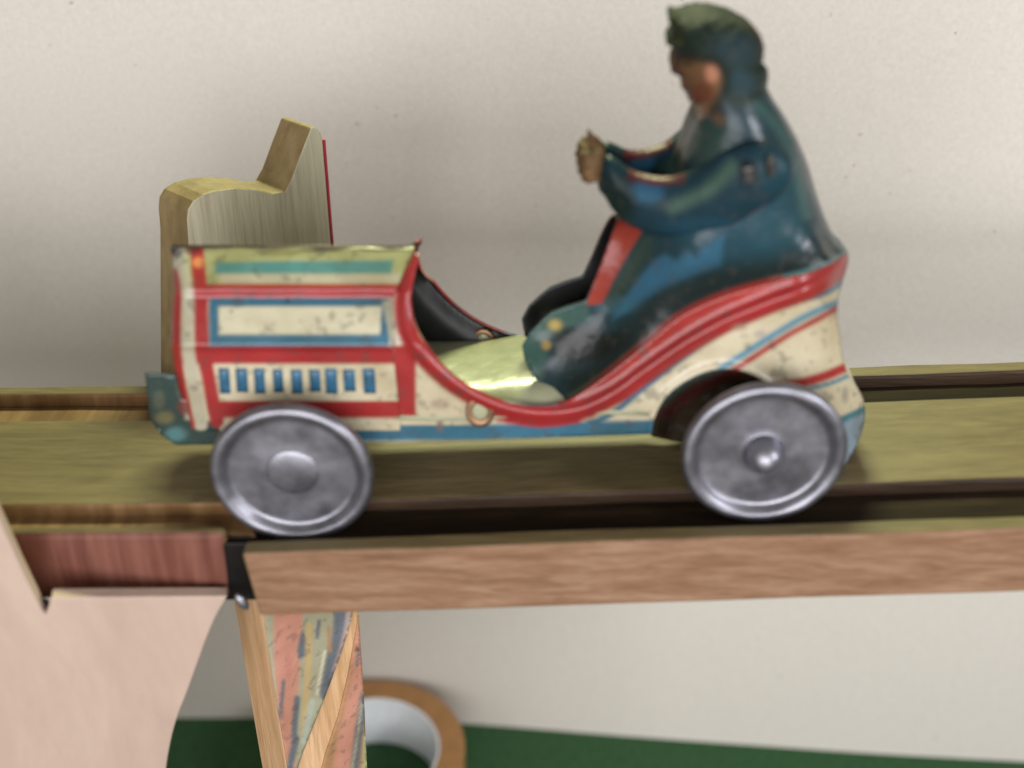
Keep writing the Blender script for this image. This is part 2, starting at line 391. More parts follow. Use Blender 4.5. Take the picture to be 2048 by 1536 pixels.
# front panel at left with the notch for the rail
yawf = math.radians(9); Pf = at_y(450, 1192, -0.072)
out = curve([(455, 1193), (432, 1233), (412, 1280), (392, 1335), (372, 1390), (352, 1442), (338, 1500), (330, 1560), (322, 1680), (330, 1900), (352, 2300)], 4).tolist()
out = [(-700, 2600), (-700, 900), (-60, 905), (-2, 1036), (40, 1130), (84, 1222), (91, 1230), (97, 1214), (101, 1196)] + out
fp, fa, fn, fpp = panel("shaped_panel", out, Pf, yawf, 0.034, [W_PALE, W_PALE]); bevel(fp, 0.004)
tag(fp, "large pale pinkish wooden panel at left with a notch holding the rail", "panel")
bmh = bmesh.new(); q = at_plane(86, 1212, Pf-fn*0.03, fn)
bmesh.ops.create_uvsphere(bmh, u_segments=16, v_segments=10, radius=0.016, matrix=Matrix.Translation(q) @ Matrix.Diagonal((0.9, 0.9, 1.3, 1)))
bm_obj("notch_blob", bmh, M_DARKMETAL, fp, True)  # dark rounded lump in the corner of the notch

# post with scraps of printed paper
yawp = math.radians(40); Pp = at_y(620, 1300, 0.10)
an = np.array([math.cos(yawp), math.sin(yawp), 0]); nn = np.array([math.sin(yawp), -math.cos(yawp), 0])
def pp_(x, y, off=0.0): return at_plane(x, y, Pp, nn)+nn*off
l0, l1, r0, r1 = pp_(522, 1200), pp_(574, 1536), pp_(716, 1200), pp_(735, 1536)
def down(a, b): return a+(b-a)*((tz+0.003-a[2])/(b-a)[2])
V, Fc = prism([l0, r0, down(r0, r1), down(l0, l1)], -nn*0.155)
po = mesh_obj("support_post", V, Fc, [W_POST]); bevel(po, 0.004)
tag(po, "tapered wooden post with torn printed paper holding up the track joint", "post")
def scrap(name, outl, pr, off):
    P, T = fill(outl, 5); pts = at_plane(P[:, 0], P[:, 1], Pp, nn)+nn*off
    o = mesh_obj(name, pts, T, [M_SCRAP], po, True, pr(P)); solid(o, 0.003, -1); return o
M_SCRAP = litho("printed_paper", 0.7, 0.8)
SAL, SLATE, SAGE, TAN = (190, 134, 114), (98, 104, 112), (160, 156, 130), (164, 124, 84)
pr = Print(SAGE).poly([(545, 1180), (605, 1180), (600, 1300), (592, 1400), (588, 1545), (562, 1545), (552, 1420), (545, 1300)], SAL, 6)
pr.poly([(603, 1255), (612, 1280), (608, 1310), (596, 1318), (592, 1300), (598, 1270)], SLATE, 4).line([(565, 1360), (562, 1395), (556, 1430)], 7, SLATE).line([(592, 1395), (588, 1440), (586, 1470)], 12, SLATE, 5).line([(590, 1475), (582, 1510), (574, 1545)], 14, SLATE, 6)
pr.line([(680, 1180), (676, 1260), (664, 1310), (650, 1385)], 26, SLATE, 8).line([(636, 1240), (632, 1272)], 7, SLATE).line([(616, 1250), (614, 1330), (610, 1400), (606, 1470)], 12, (186, 160, 110), 8)
pr.line([(648, 1300), (640, 1340), (632, 1385)], 5, (206, 200, 176), 4).line([(655, 1255), (658, 1300)], 7, TAN, 6).line([(622, 1400), (606, 1480)], 12, (168, 176, 160), 8)
pr.line([(700, 1190), (690, 1260), (668, 1340)], 10, (170, 146, 138), 6)
pr.spot(575, 1330, 9, 40, (186, 120, 110), 0.6).spot(560, 1420, 8, 26, (120, 104, 104), 0.7)
scrap("torn_paper", [(524, 1205), (706, 1205), (700, 1240), (682, 1300), (660, 1360), (640, 1412), (620, 1462), (603, 1505), (590, 1545), (575, 1545), (565, 1480), (548, 1380), (532, 1270)], pr, 0.005)
pr = Print(TAN).poly([(660, 1560), (672, 1480), (690, 1400), (703, 1330), (712, 1260), (722, 1260), (726, 1340), (722, 1420), (700, 1560)], (190, 134, 112), 10)
pr.line([(728, 1390), (718, 1450), (706, 1545)], 17, SLATE, 7).line([(722, 1405), (712, 1480), (700, 1550)], 5, SAGE, 4).line([(716, 1300), (712, 1330)], 5, SLATE, 4).spot(713, 1296, 8, 8, (70, 62, 60), 0.8).line([(732, 1470), (728, 1545)], 12, (176, 178, 130), 6).line([(690, 1480), (682, 1545)], 12, SAL, 8)
scrap("torn_paper", [(716, 1230), (726, 1380), (733, 1545), (640, 1545), (652, 1500), (676, 1430), (695, 1350), (706, 1290)], pr, 0.0035)

# ------------------------------------------------------------------ roll of brown tape on the table
hY = float(at_z(750, 1490, tz)[1]); th_ = float(at_y(750, 1402, hY)[2])-tz
yo = float(at_z(750, 1346, tz+th_)[1]); yi = float(at_z(750, 1402, tz+th_)[1])
ri = float(at_z(881, 1535, tz+th_)[0]-at_z(745, 1535, tz+th_)[0]); ro = float(at_z(937, 1530, tz+th_)[0]-at_z(745, 1530, tz+th_)[0])
yc_t = 0.5*((yo-ro)+(yi-ri)); xc_t = float(at_z(740, 1500, tz+th_)[0])
if yc_t+ro > BACK_Y-0.03: yc_t = BACK_Y-0.03-ro
def tube_ring(name, cx, cy, z0, z1, r0, r1, mat_, parent, seg=96):
    V = []; Fc = []
    prof = [(r0, z0), (r1, z0), (r1, z1), (r0, z1)]
    for i in range(seg):
        t = 2*math.pi*i/seg
        for r, z in prof: V.append((cx+r*math.cos(t), cy+r*math.sin(t), z))
    for i in range(seg):
        a = 4*i; b_ = 4*((i+1) % seg)
        for s in range(4): Fc.append((a+s, b_+s, b_+(s+1) % 4, a+(s+1) % 4))
    o = mesh_obj(name, V, Fc, mat_, parent); bevel(o, 0.004, 2); return o
tp = tag(empty("tape_roll", (xc_t, yc_t, tz)), "roll of brown packing tape lying flat on the green table behind the post", "tape roll")
tube_ring("tape_winding", xc_t, yc_t, tz+0.002, tz+th_, ri+0.012, ro, plain("brown_tape", lc(168, 122, 74), 0.4, 14, 0.12), tp)
tube_ring("cardboard_core", xc_t, yc_t, tz+0.002, tz+th_-0.002, ri, ri+0.011, plain("white_core", lc(232, 236, 238), 0.5, 30, 0.04), tp)

# ------------------------------------------------------------------ the tin car
YS = 0.112                                               # near side plate
car = tag(empty("toy_car", (0, YC, ZR+(0-XR)*SL-0.03)), "old tin toy racing car in cream, red and blue with grey disc wheels", "toy car")
CREAM = (192, 182, 154); RED = (152, 42, 42); BLUE = (52, 98, 118); DGREEN = (44, 62, 58)
def smooth01(t): t = np.clip(t, 0, 1); return t*t*(3-2*t)
BEAD = curve([(836, 512), (818, 560), (808, 610), (818, 668), (862, 726), (925, 777), (1000, 813), (1080, 828), (1160, 820), (1230, 788), (1300, 738), (1370, 690), (1450, 645), (1540, 607), (1620, 576), (1688, 530)], 8)
def prof_y(y):
    """how far the side leans in towards the middle above the belt line"""
    return np.interp(y, [490, 583, 690, 1000], [YC-YS-0.004, 0.052, 0.0, 0.0])
def body_y(x, y):
    P = np.stack([x, y], 1)
    lean = np.where(x < 900, prof_y(y), 0)
    lean = lean*np.clip((905-x)/60, 0, 1)
    Y = YS+lean
    d = seg_dist(P, BEAD, False); Y -= 0.020*np.exp(-(d/15)**2)*np.clip((x-790)/40, 0, 1)
    up_ = smooth01((640-y)/90)
    Y += 0.10*np.clip((x-1585)/145, 0, 1)**2.2*(1-up_)+up_*(YC-YS-0.002)*np.clip((x-1575)/122, 0, 1)**2.0
    Y = np.minimum(Y, YC-0.001)
    d2 = seg_dist(P, ARCH, False); Y -= 0.010*np.exp(-(d2/12)**2)
    return Y
ARCH = curve([(1303, 868), (1310, 832), (1335, 790), (1380, 757), (1430, 739), (1482, 741), (1530, 764), (1562, 800), (1592, 850), (1625, 900), (1655, 926)], 5)
top_edge = curve([(829, 500), (838, 518), (828, 556), (823, 600), (832, 648), (855, 690), (890, 732), (935, 768), (985, 792), (1040, 806), (1095, 808), (1140, 798), (1205, 757), (1290, 690), (1360, 634), (1450, 592), (1555, 562), (1640, 534), (1697, 502)], 5)
tail = curve([(1697, 502), (1696, 528), (1682, 575), (1675, 620), (1681, 680), (1692, 738), (1712, 770), (1727, 800), (1730, 835), (1722, 870), (1706, 905), (1690, 930)], 4)
out = [(290, 748), (350, 750), (362, 800), (775, 800), (775, 700), (780, 620), (786, 588)] + top_edge.tolist() + tail[1:].tolist() + ARCH[::-1].tolist() + [(1050, 877), (800, 885), (560, 888), (352, 890), (322, 870), (300, 838)]
pr = Print(CREAM)
pr.line([(420, 866), (900, 866), (1310, 856)], 32, BLUE, 5, sm=False)
pr.line([(1130, 862), (1215, 832), (1280, 782), (1340, 735), (1405, 688), (1480, 642), (1560, 612), (1640, 590), (1684, 566)], 12, BLUE, 5)
pr.line([(1440, 738), (1500, 700), (1560, 662), (1620, 628), (1678, 604)], 13, (84, 132, 152), 5)
pr.line([(1455, 748), (1520, 706), (1580, 668), (1640, 636), (1678, 614)], 11, RED, 5)
pr.line([(1545, 772), (1600, 766), (1650, 752), (1695, 733)], 19, RED, 5)
pr.line([(1580, 784), (1650, 770), (1696, 752)], 8, (70, 118, 130), 4)
pr.poly([(1660, 850), (1700, 838), (1740, 815), (1740, 940), (1640, 940)], (120, 138, 152), 5).line([(1668, 846), (1700, 832), (1735, 815)], 14, (56, 108, 118), 5)
pr.poly([(786, 690), (832, 690), (832, 838), (786, 838)], RED, 4)
te_ = [p for p in top_edge.tolist() if p[0] > 1040]; be_ = [p for p in BEAD.tolist() if p[0] > 1060]
pr.poly([(p[0], p[1]-9) for p in te_]+be_[::-1], (150, 38, 30), 5)
pr.line(BEAD.tolist(), 42, RED, 5, sm=False)
pr.line(curve([(1000, 824), (1080, 836), (1150, 828)], 4).tolist(), 38, RED, 6, sm=False)
pr.line([(1010, 800), (1060, 808), (1110, 808)], 6, (120, 140, 150), 4)
pr.poly([(280, 735), (352, 740), (372, 838), (470, 848), (470, 900), (330, 900), (290, 850)], DGREEN, 8)
pr.spot(375, 812, 26, 26, (112, 44, 42), 0.9).spot(330, 835, 26, 18, (112, 104, 66), 0.7).spot(352, 868, 30, 20, (78, 120, 120), 0.8).spot(318, 800, 16, 26, (92, 96, 76), 0.6)
pr.spot(880, 850, 10, 20, (110, 90, 84), 0.8).spot(880, 808, 26, 14, (150, 132, 116), 0.7).spot(1520, 668, 18, 10, (150, 140, 140), 0.7).spot(1690, 790, 10, 24, (120, 112, 108), 0.6).spot(1480, 655, 20, 10, (150, 130, 110), 0.7)
eye = [(962+13*math.cos(t), 820+17*math.sin(t)) for t in np.linspace(0, 2*math.pi, 16, endpoint=False)]
slot = [(949+26*math.cos(t), 775+9*math.sin(t)) for t in np.linspace(0, 2*math.pi, 18, endpoint=False)]
sheet("side_panel", out, body_y, 5.5, pr, [M_TIN, M_BLACK], car)
sheet("side_panel", out, body_y, 8, pr, [M_TIN, M_BLACK], car, mirror=True)
# wheel wells pressed inwards, their print darkened to paint the shade inside
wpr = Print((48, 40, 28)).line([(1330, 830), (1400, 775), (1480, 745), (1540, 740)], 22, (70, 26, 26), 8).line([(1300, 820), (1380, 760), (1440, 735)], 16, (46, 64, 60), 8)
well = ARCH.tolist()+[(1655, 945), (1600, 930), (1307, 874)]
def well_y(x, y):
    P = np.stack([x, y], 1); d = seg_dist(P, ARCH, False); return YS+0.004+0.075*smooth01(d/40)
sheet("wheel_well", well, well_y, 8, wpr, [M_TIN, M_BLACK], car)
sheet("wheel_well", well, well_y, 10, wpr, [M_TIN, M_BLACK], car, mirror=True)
# tail plate and front plate that close the shell
def bridge(name, pts, yf, mats, inset=0.0):
    pts = np.asarray(pts, float); Y = yf(pts[:, 0], pts[:, 1]); A = at_y(pts[:, 0], pts[:, 1], Y); A[:, 0] += inset
    k = 9; V = []; Fc = []
    for p in A:
        for j in range(k):
            t = j/(k-1); bul = 0.0
            V.append((p[0]+bul, p[1]+(2*YC-2*p[1])*t, p[2]))
    for i in range(len(A)-1):
        for j in range(k-1): Fc.append((i*k+j, i*k+j+1, (i+1)*k+j+1, (i+1)*k+j))
    o = mesh_obj(name, V, Fc, mats, car, True, np.tile(lin(CREAM), (len(V), 1))); solid(o, 0.004, 0); return o
bridge("tail_plate", tail[:40], body_y, [M_TIN], -0.004)

# bonnet: lower side, belt, leaning upper side and roof, in one folded sheet
HL = [(862, 370), (840, 364), (800, 358), (760, 352), (725, 347), (702, 344), (696, 343), (690, 343), (650, 343), (610, 345), (594, 347), (586, 350), (578, 350), (560, 348), (530, 346), (505, 344), (494, 343)]
HR = [(862, 800), (840, 800), (800, 796), (760, 792), (725, 788), (702, 786), (696, 785), (690, 784), (650, 783), (610, 783), (594, 784), (586, 788), (578, 792), (560, 800), (530, 813), (505, 824), (494, 829)]
HY = [0.108, 0.108, 0.108, 0.108, 0.107, 0.106, 0.098, 0.095, 0.119, 0.145, 0.156, 0.156, 0.157, 0.177, 0.212, 0.243, 0.254]
rows = []
for (y, xl), (_, xr), Yv in zip(HL, HR, HY): rows.append((y, xl, xr, Yv))
fine = []
for a, b_ in zip(rows[:-1], rows[1:]):
    k = max(1, int(abs(a[0]-b_[0])/4))
    for q in range(k):
        t = q/k; fine.append(tuple(np.array(a)*(1-t)+np.array(b_)*t))
fine.append(rows[-1]); nxh = 110
P2 = []; Yh = []
for y, xl, xr, Yv in fine:
    for i in range(nxh+1):
        x = xl+(xr-xl)*i/nxh; rr = max(0, (xl+28-x)/28)
        P2.append((x, y+(0.6*math.sin(x*0.05) if y < 600 else 0))); Yh.append(min(Yv+0.02*rr**2, YC-0.001))
P2 = np.array(P2); Yh = np.array(Yh)
LC = (172, 166, 144)
hp = Print(CREAM)
hp.poly([(300, 480), (900, 480), (900, 582), (300, 582)], (150, 150, 106), 3)
hp.poly([(440, 548), (800, 548), (800, 566), (440, 566)], (168, 160, 142), 8)
hp.poly([(432, 524), (788, 520), (782, 547), (428, 547)], (74, 124, 124), 6)
hp.poly([(335, 480), (372, 480), (376, 590), (335, 590)], (160, 164, 140), 4)
hp.poly([(300, 568), (900, 568), (900, 598), (300, 598)], RED, 5)
hp.poly([(418, 596), (780, 596), (780, 692), (418, 692)], BLUE, 4)
hp.poly([(437, 613), (763, 613), (760, 669), (438, 669)], (196, 190, 162), 4)
hp.poly([(763, 600), (800, 600), (800, 695), (783, 695)], (150, 150, 130), 4)
hp.poly([(345, 692), (900, 692), (900, 728), (345, 728)], RED, 4)
hp.poly([(425, 802), (820, 802), (820, 836), (425, 836)], RED, 4)
hp.poly([(340, 838), (820, 838), (820, 880), (340, 880)], CREAM, 4).poly([(340, 842), (440, 842), (440, 880), (340, 880)], DGREEN, 6)
hp.line([(352, 480), (366, 545), (376, 600), (375, 690), (384, 745), (396, 815), (402, 850)], 26, LC, 4)
hp.line([(393, 490), (397, 540), (402, 590), (404, 690), (415, 745), (428, 815), (434, 842)], 28, RED, 4)
hp.line([(346, 545), (353, 590), (352, 690), (358, 745), (372, 815), (380, 850)], 20, RED, 4)
hp.spot(396, 525, 16, 14, (226, 150, 90), 0.7).spot(384, 500, 22, 14, (90, 40, 40), 0.8).spot(352, 505, 20, 18, (84, 86, 84), 0.8)
hp.spot(560, 505, 60, 10, (110, 100, 60), 0.6).spot(640, 500, 60, 7, (70, 60, 46), 0.8).spot(760, 500, 60, 6, (80, 66, 50), 0.8).spot(664, 632, 9, 14, (150, 142, 118), 0.8).spot(700, 630, 12, 6, (150, 140, 120), 0.7)
hp.spot(575, 601, 6, 9, (40, 60, 80), 0.8).spot(500, 590, 20, 6, (80, 40, 40), 0.7)
Vn = at_y(P2[:, 0], P2[:, 1], Yh); colh = hp(P2)
nr = len(fine); Vf = Vn.copy(); Vf[:, 1] = 2*YC-Vf[:, 1]
Fh = []; base = len(Vn)
for r in range(nr-1):
    for i in range(nxh):
        a = r*(nxh+1)+i; Fh.append((a, a+1, a+nxh+2, a+nxh+1)); a += base; Fh.append((a+nxh+1, a+nxh+2, a+1, a))
hood = mesh_obj("bonnet", np.vstack([Vn, Vf]), Fh, [M_TIN, M_BLACK], car, True, np.vstack([colh, colh])); solid(hood, 0.005, -1, 1)
# front plate of the bonnet
Ln = at_y([r[1]+4 for r in rows], [r[0] for r in rows], [min(r[3]+0.02, YC) for r in rows])
V = [tuple(p) for p in Ln]+[(p[0], 2*YC-p[1], p[2]) for p in Ln]; n_ = len(Ln)
Fc = [(i, i+1, n_+i+1, n_+i) for i in range(n_-1)]
o = mesh_obj("radiator_plate", V, Fc, [M_TIN], car, False, np.tile(lin((150, 60, 52)), (len(V), 1))); solid(o, 0.004, 0)
# ridge bead along the top of the bonnet
ra = at_y(345, 493, YC); rb = at_y(828, 495, YC)
def tube(name, pts, r, mat_, parent, seg=10, taper=None):
    pts = [np.asarray(p, float) for p in pts]; V = []; Fc = []
    for i, p in enumerate(pts):
        d = pts[min(i+1, len(pts)-1)]-pts[max(i-1, 0)]; d = d/np.linalg.norm(d)
        u = np.cross(d, [0.0, 0.0, 1.0]);
        if np.linalg.norm(u) < 1e-3: u = np.cross(d, [0.0, 1.0, 0.0])
        u /= np.linalg.norm(u); v = np.cross(u, d); rr = r if taper is None else r*taper[i]
        for k in range(seg):
            t = 2*math.pi*k/seg; V.append(p+rr*(u*math.cos(t)+v*math.sin(t)))
    for i in range(len(pts)-1):
        for k in range(seg):
            a = i*seg+k; b_ = i*seg+(k+1) % seg; Fc.append((a, b_, b_+seg, a+seg))
    Fc += [tuple(range(seg-1, -1, -1)), tuple(range((len(pts)-1)*seg, len(pts)*seg))]
    return mesh_obj(name, V, Fc, mat_, parent, True)
tube("ridge_bead", [ra, rb], 0.004, plain("worn_ridge", lc(78, 66, 46), 0.4, 60, 0.5), hood)
# nine raised louvres on each side
M_LOUV = plain("blue_print", lc(44, 88, 112), 0.35, 30, 0.35)
lx = [449, 484, 519, 556, 594, 630, 663, 699, 739]
cells = {}
def louver(name, cx, mirror):
    jl = random.uniform(-1.5, 1.5); x0, x1, y0, y1 = cx-11+jl, cx+11-jl*0.5, 738+random.uniform(-2, 3), 786+random.uniform(-3, 3)
    V = []; Fc = []; nu, nv = 5, 6
    for j in range(nv+1):
        for i in range(nu+1):
            u = i/nu; v = j/nv; dx = 8*(v-0.5)
            bul = 0.005*math.sin(math.pi*min(1, 0.1+0.9*u))**0.8*math.sin(math.pi*v)**0.6 if 0 < v < 1 else 0
            p = at_y(x0+(x1-x0)*u+dx*0.4, y0+(y1-y0)*v, 0.1065-bul)
            if mirror: p[1] = 2*YC-p[1]
            V.append(p)
    for j in range(nv):
        for i in range(nu):
            a = j*(nu+1)+i; f = (a, a+nu+1, a+nu+2, a+1); Fc.append(f if not mirror else f[::-1])
    o = mesh_obj(name, V, Fc, [M_LOUV], hood, True); solid(o, 0.002, -1); return o
for cx in lx:
    louver("louver", cx, False)
for cx in lx: louver("louver", cx, True)

# cab floor, with the bright lacquer seen in front of the driver
fl = [at_y(800, 700, YS+0.012), at_y(900, 760, YS+0.012), at_y(985, 805, YS+0.012), at_y(1140, 815, YS+0.012), at_y(1300, 790, YS+0.012)]
zf0 = float(at_y(960, 680, 2*YC-YS-0.008)[2])
V = []; Fc = []; xs = np.linspace(float(fl[0][0])-0.02, float(fl[4][0]), 14); ys = np.linspace(YS-0.003, 2*YC-YS+0.003, 13)
for x in xs:
    for y in ys:
        V.append((x, y, zf0-0.030*abs((y-YC)/0.14)**5*(1 if y < YC else 0.2)+(x-xs[0])*0.03+0.006*math.sin(x*14)))
for i in range(len(xs)-1):
    for j in range(len(ys)-1): a = i*len(ys)+j; Fc.append((a, a+len(ys), a+len(ys)+1, a+1))
o = mesh_obj("floor_plate", V, Fc, [M_CREAM], car, True); solid(o, 0.005, 1)

# eyelet for the key on each side
def ring(name, c, r, rt, mat_, parent, seg=28, ts=10, ax=(1, 1)):
    V = []; Fc = []
    for i in range(seg):
        t = 2*math.pi*i/seg
        for k in range(ts):
            s = 2*math.pi*k/ts; rr = r+rt*math.cos(s)
            V.append((c[0]+rr*math.cos(t)*ax[0], c[1]+rt*0.6*math.sin(s), c[2]+rr*math.sin(t)*ax[1]))
    for i in range(seg):
        for k in range(ts):
            a = i*ts+k; b_ = ((i+1) % seg)*ts+k; Fc.append((a, b_, ((i+1) % seg)*ts+(k+1) % ts, i*ts+(k+1) % ts))
    return mesh_obj(name, V, Fc, mat_, parent, True)
for s in (0, 1):
    c = at_y(960, 824, YS-0.006); q = c.copy()
    if s: q[1] = 2*YC-c[1]
    e_ = ring("eyelet", q, 0.026, 0.008, M_COPPER, car, ax=(0.92, 1.15))
    bmh = bmesh.new(); bmesh.ops.create_uvsphere(bmh, u_segments=20, v_segments=12, radius=0.021, matrix=Matrix.Translation(q+np.array([0, 0.002 if not s else -0.002, 0.004])) @ Matrix.Diagonal((0.92, 0.35, 1.15, 1)))
    bm_obj("rivet", bmh, M_CREAM, e_, True)

# wheels
def wheel(name, c, R, side, hubr, hubh, wide):
    prof = [(0.0, 0.027), (R-0.008, 0.027), (R, 0.021), (R+0.0, 0.010), (R-0.004, 0.003), (R-0.012, -0.002), (R-0.022, 0.001), (R-0.029, 0.008), (R-0.033, 0.016), (R-0.037, 0.020), (R-0.045, 0.021)]
    n = 6
    for i in range(1, n): prof.append((R-0.045-(R-0.045-wide)*i/n, 0.021))
    for i in range(9):
        t = i/8; prof.append((wide*(1-t) if wide > hubr else hubr*(1-t), 0.021-hubh*0.35*smooth01(t*1.5)))
    prof[-1] = (0.0, prof[-1][1])
    seg = 96; V = []; Fc = []
    for r, y in prof:
        for k in range(seg):
            t = 2*math.pi*k/seg; V.append((c[0]+r*math.cos(t), c[1]+side*y, c[2]+r*math.sin(t)))
    for i in range(len(prof)-1):
        for k in range(seg):
            a = i*seg+k; b_ = i*seg+(k+1) % seg; f = (a, b_, b_+seg, a+seg); Fc.append(f if side > 0 else f[::-1])
    o = mesh_obj(name, V, Fc, M_WHEEL, car, True)
    V = []; Fc = []; seg = 40; m = 10
    for i in range(m+1):
        a_ = math.pi/2*i/m; r = hubr*math.cos(a_); y = 0.020-hubh*math.sin(a_)
        for k in range(seg):
            t = 2*math.pi*k/seg; V.append((c[0]+r*math.cos(t), c[1]+side*y, c[2]+r*math.sin(t)))
    for i in range(m):
        for k in range(seg):
            a = i*seg+k; b_ = i*seg+(k+1) % seg; f = (a, b_, b_+seg, a+seg); Fc.append(f if side > 0 else f[::-1])
    mesh_obj("hub_cap", V, Fc, M_WHEEL, o, True)
    return o
RW = 0.1725
cf = at_y(582, 956, 0.0); cr = at_y(1530, 915, 0.0)
for c, hr, hh, wd in ((cf, 0.056, 0.008, 0.085), (cr, 0.043, 0.055, 0.046)):
    wheel("wheel", c, RW, 1, hr, hh, wd)
    c2 = c.copy(); c2[1] = 2*YC; wheel("wheel", c2, RW, -1, hr, hh, wd)
    tube("axle", [c+np.array([0, 0.03, 0]), c2-np.array([0, 0.03, 0])], 0.013, M_DARKMETAL, car)

# ------------------------------------------------------------------ the driver
head = [(1342, 30), (1352, 24), (1362, 34), (1385, 28), (1410, 24), (1440, 26), (1465, 32), (1490, 42), (1510, 54), (1522, 72), (1529, 94), (1527, 116), (1524, 128), (1535, 136), (1537, 152), (1534, 176), (1546, 198), (1562, 220), (1580, 250), (1596, 280), (1610, 312), (1622, 347), (1633, 386), (1646, 425), (1661, 460), (1679, 486), (1697, 503)]
bottom = curve([(1697, 503), (1640, 537), (1555, 565), (1450, 595), (1360, 637), (1290, 693), (1205, 760), (1140, 801)], 5).tolist()
feet = [(1112, 798), (1085, 775), (1062, 746), (1048, 715), (1044, 692), (1060, 664), (1085, 640), (1104, 625), (1135, 613), (1166, 604)]
robe = [(1172, 600), (1190, 560), (1207, 513), (1222, 470), (1234, 438)]
chest = [(1234, 438), (1285, 420), (1325, 385), (1342, 350), (1353, 328), (1362, 304), (1372, 275), (1385, 246), (1396, 229)]
face = [(1393, 213), (1377, 202), (1372, 187), (1362, 174), (1365, 160), (1357, 152), (1343, 146), (1341, 136), (1346, 124), (1351, 110), (1349, 96), (1333, 90), (1331, 81), (1340, 74), (1349, 68), (1347, 56), (1337, 45), (1336, 36)]
figure = head+bottom[1:]+feet+robe+chest[1:]+face
closed_line = np.array(chest+face+head)
bot_line = np.array(bottom)
RIDGE = curve([(1352, 104), (1385, 108), (1420, 112), (1446, 128), (1456, 158), (1446, 190), (1420, 216)], 6)
def fig_w(x, y):
    P = np.stack([x, y], 1); d = seg_dist(P, closed_line, False); db = seg_dist(P, bot_line, False)
    R = np.interp(y, [0, 200, 260, 420, 700], [60, 62, 95, 160, 160])
    Wt = np.interp(y, [0, 190, 235, 330, 480], [0.098, 0.105, 0.120, 0.150, 0.158])
    k = smooth01((x-1190)/230.0); W = 0.062*(1-k)+Wt*k
    t = np.clip(d/R, 0, 1); w_ = W*np.sqrt(np.clip(1-(1-t)**2, 0, 1))
    low = np.clip(1-db/120.0, 0, 1); tgt = (YC-YS-0.004)*np.clip(d/40, 0, 1)
    w_ = w_*(1-low**1.6)+np.maximum(tgt, w_*0.9)*low**1.6
    bump = 0.005*np.exp(-(seg_dist(P, RIDGE, False)/9)**2)*np.clip(d/20, 0, 1)
    for cx, cy, r, h in ((1418, 160, 22, 0.006), (1372, 128, 12, -0.012), (1358, 139, 9, 0.008), (1375, 170, 8, -0.006), (1380, 194, 12, 0.006), (1160, 690, 46, 0.005), (1085, 690, 26, 0.010)):
        bump += h*np.exp(-((x-cx)**2+(y-cy)**2)/(r*r))*np.clip(d/14, 0, 1)
    bump += 0.0045*(np.sin(x*0.17+y*0.06)*np.sin(x*0.05-y*0.21)+0.7*np.sin(x*0.31+1)*np.sin(y*0.27))*np.exp(-((y-62)/40)**2)*np.clip(d/12, 0, 1)
    return np.maximum(w_+bump, 0.0005)
TEAL = (28, 50, 55); DTEAL = (18, 29, 27); BRI = (46, 90, 114)
dp = Print(TEAL)
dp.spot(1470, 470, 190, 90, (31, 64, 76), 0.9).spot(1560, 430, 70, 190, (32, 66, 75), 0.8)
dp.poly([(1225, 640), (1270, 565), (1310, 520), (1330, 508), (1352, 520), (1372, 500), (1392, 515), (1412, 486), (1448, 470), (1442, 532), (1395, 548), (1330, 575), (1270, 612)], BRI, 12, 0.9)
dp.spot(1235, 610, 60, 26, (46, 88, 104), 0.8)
dp.line([(1150, 770), (1215, 735), (1290, 660), (1350, 605), (1440, 567), (1540, 545), (1640, 515)], 64, DTEAL, 50, 0.95)
dp.line([(1190, 690), (1260, 655), (1330, 600), (1420, 560)], 16, (22, 34, 32), 16, 0.8)
dp.line([(1290, 490), (1250, 560), (1215, 605)], 26, (46, 60, 48), 24, 0.8)
dp.line([(1545, 560), (1640, 535), (1695, 505)], 8, (84, 124, 120), 8, 0.8)
dp.poly([(1172, 612), (1186, 568), (1207, 513), (1227, 458), (1240, 430), (1300, 440), (1282, 466), (1260, 501), (1231, 552), (1205, 606)], (140, 52, 40), 5)
dp.poly([(1036, 690), (1100, 620), (1175, 605), (1180, 640), (1130, 660), (1090, 720), (1080, 780), (1040, 740)], (52, 80, 72), 12, 0.9)
dp.spot(1165, 690, 95, 46, (14, 18, 15), 1.0, 0.5).spot(1110, 650, 22, 18, (176, 150, 80), 0.85, 0.9).spot(1092, 690, 14, 14, (150, 124, 70), 0.7).spot(1230, 680, 40, 20, (20, 26, 20), 0.7)
dp.line([(1140, 795), (1205, 752), (1290, 685), (1330, 655)], 10, (70, 76, 50), 10, 0.7)
# upper coat
dp.line([(1180, 782), (1290, 692), (1360, 636), (1450, 593), (1560, 563)], 22, (120, 36, 28), 8, 0.95)
dp.spot(1420, 290, 60, 70, (38, 58, 52), 0.9).line([(1395, 232), (1372, 280), (1356, 330)], 26, (24, 36, 32), 16, 0.9)
dp.line([(1510, 205), (1560, 262), (1592, 340), (1612, 430)], 16, (64, 98, 90), 18, 0.6)
dp.line([(1535, 190), (1590, 270), (1625, 370), (1670, 470)], 10, (58, 70, 80), 12, 0.8)
dp.line([(1398, 226), (1420, 218), (1440, 240)], 20, (110, 74, 44), 16, 0.6)
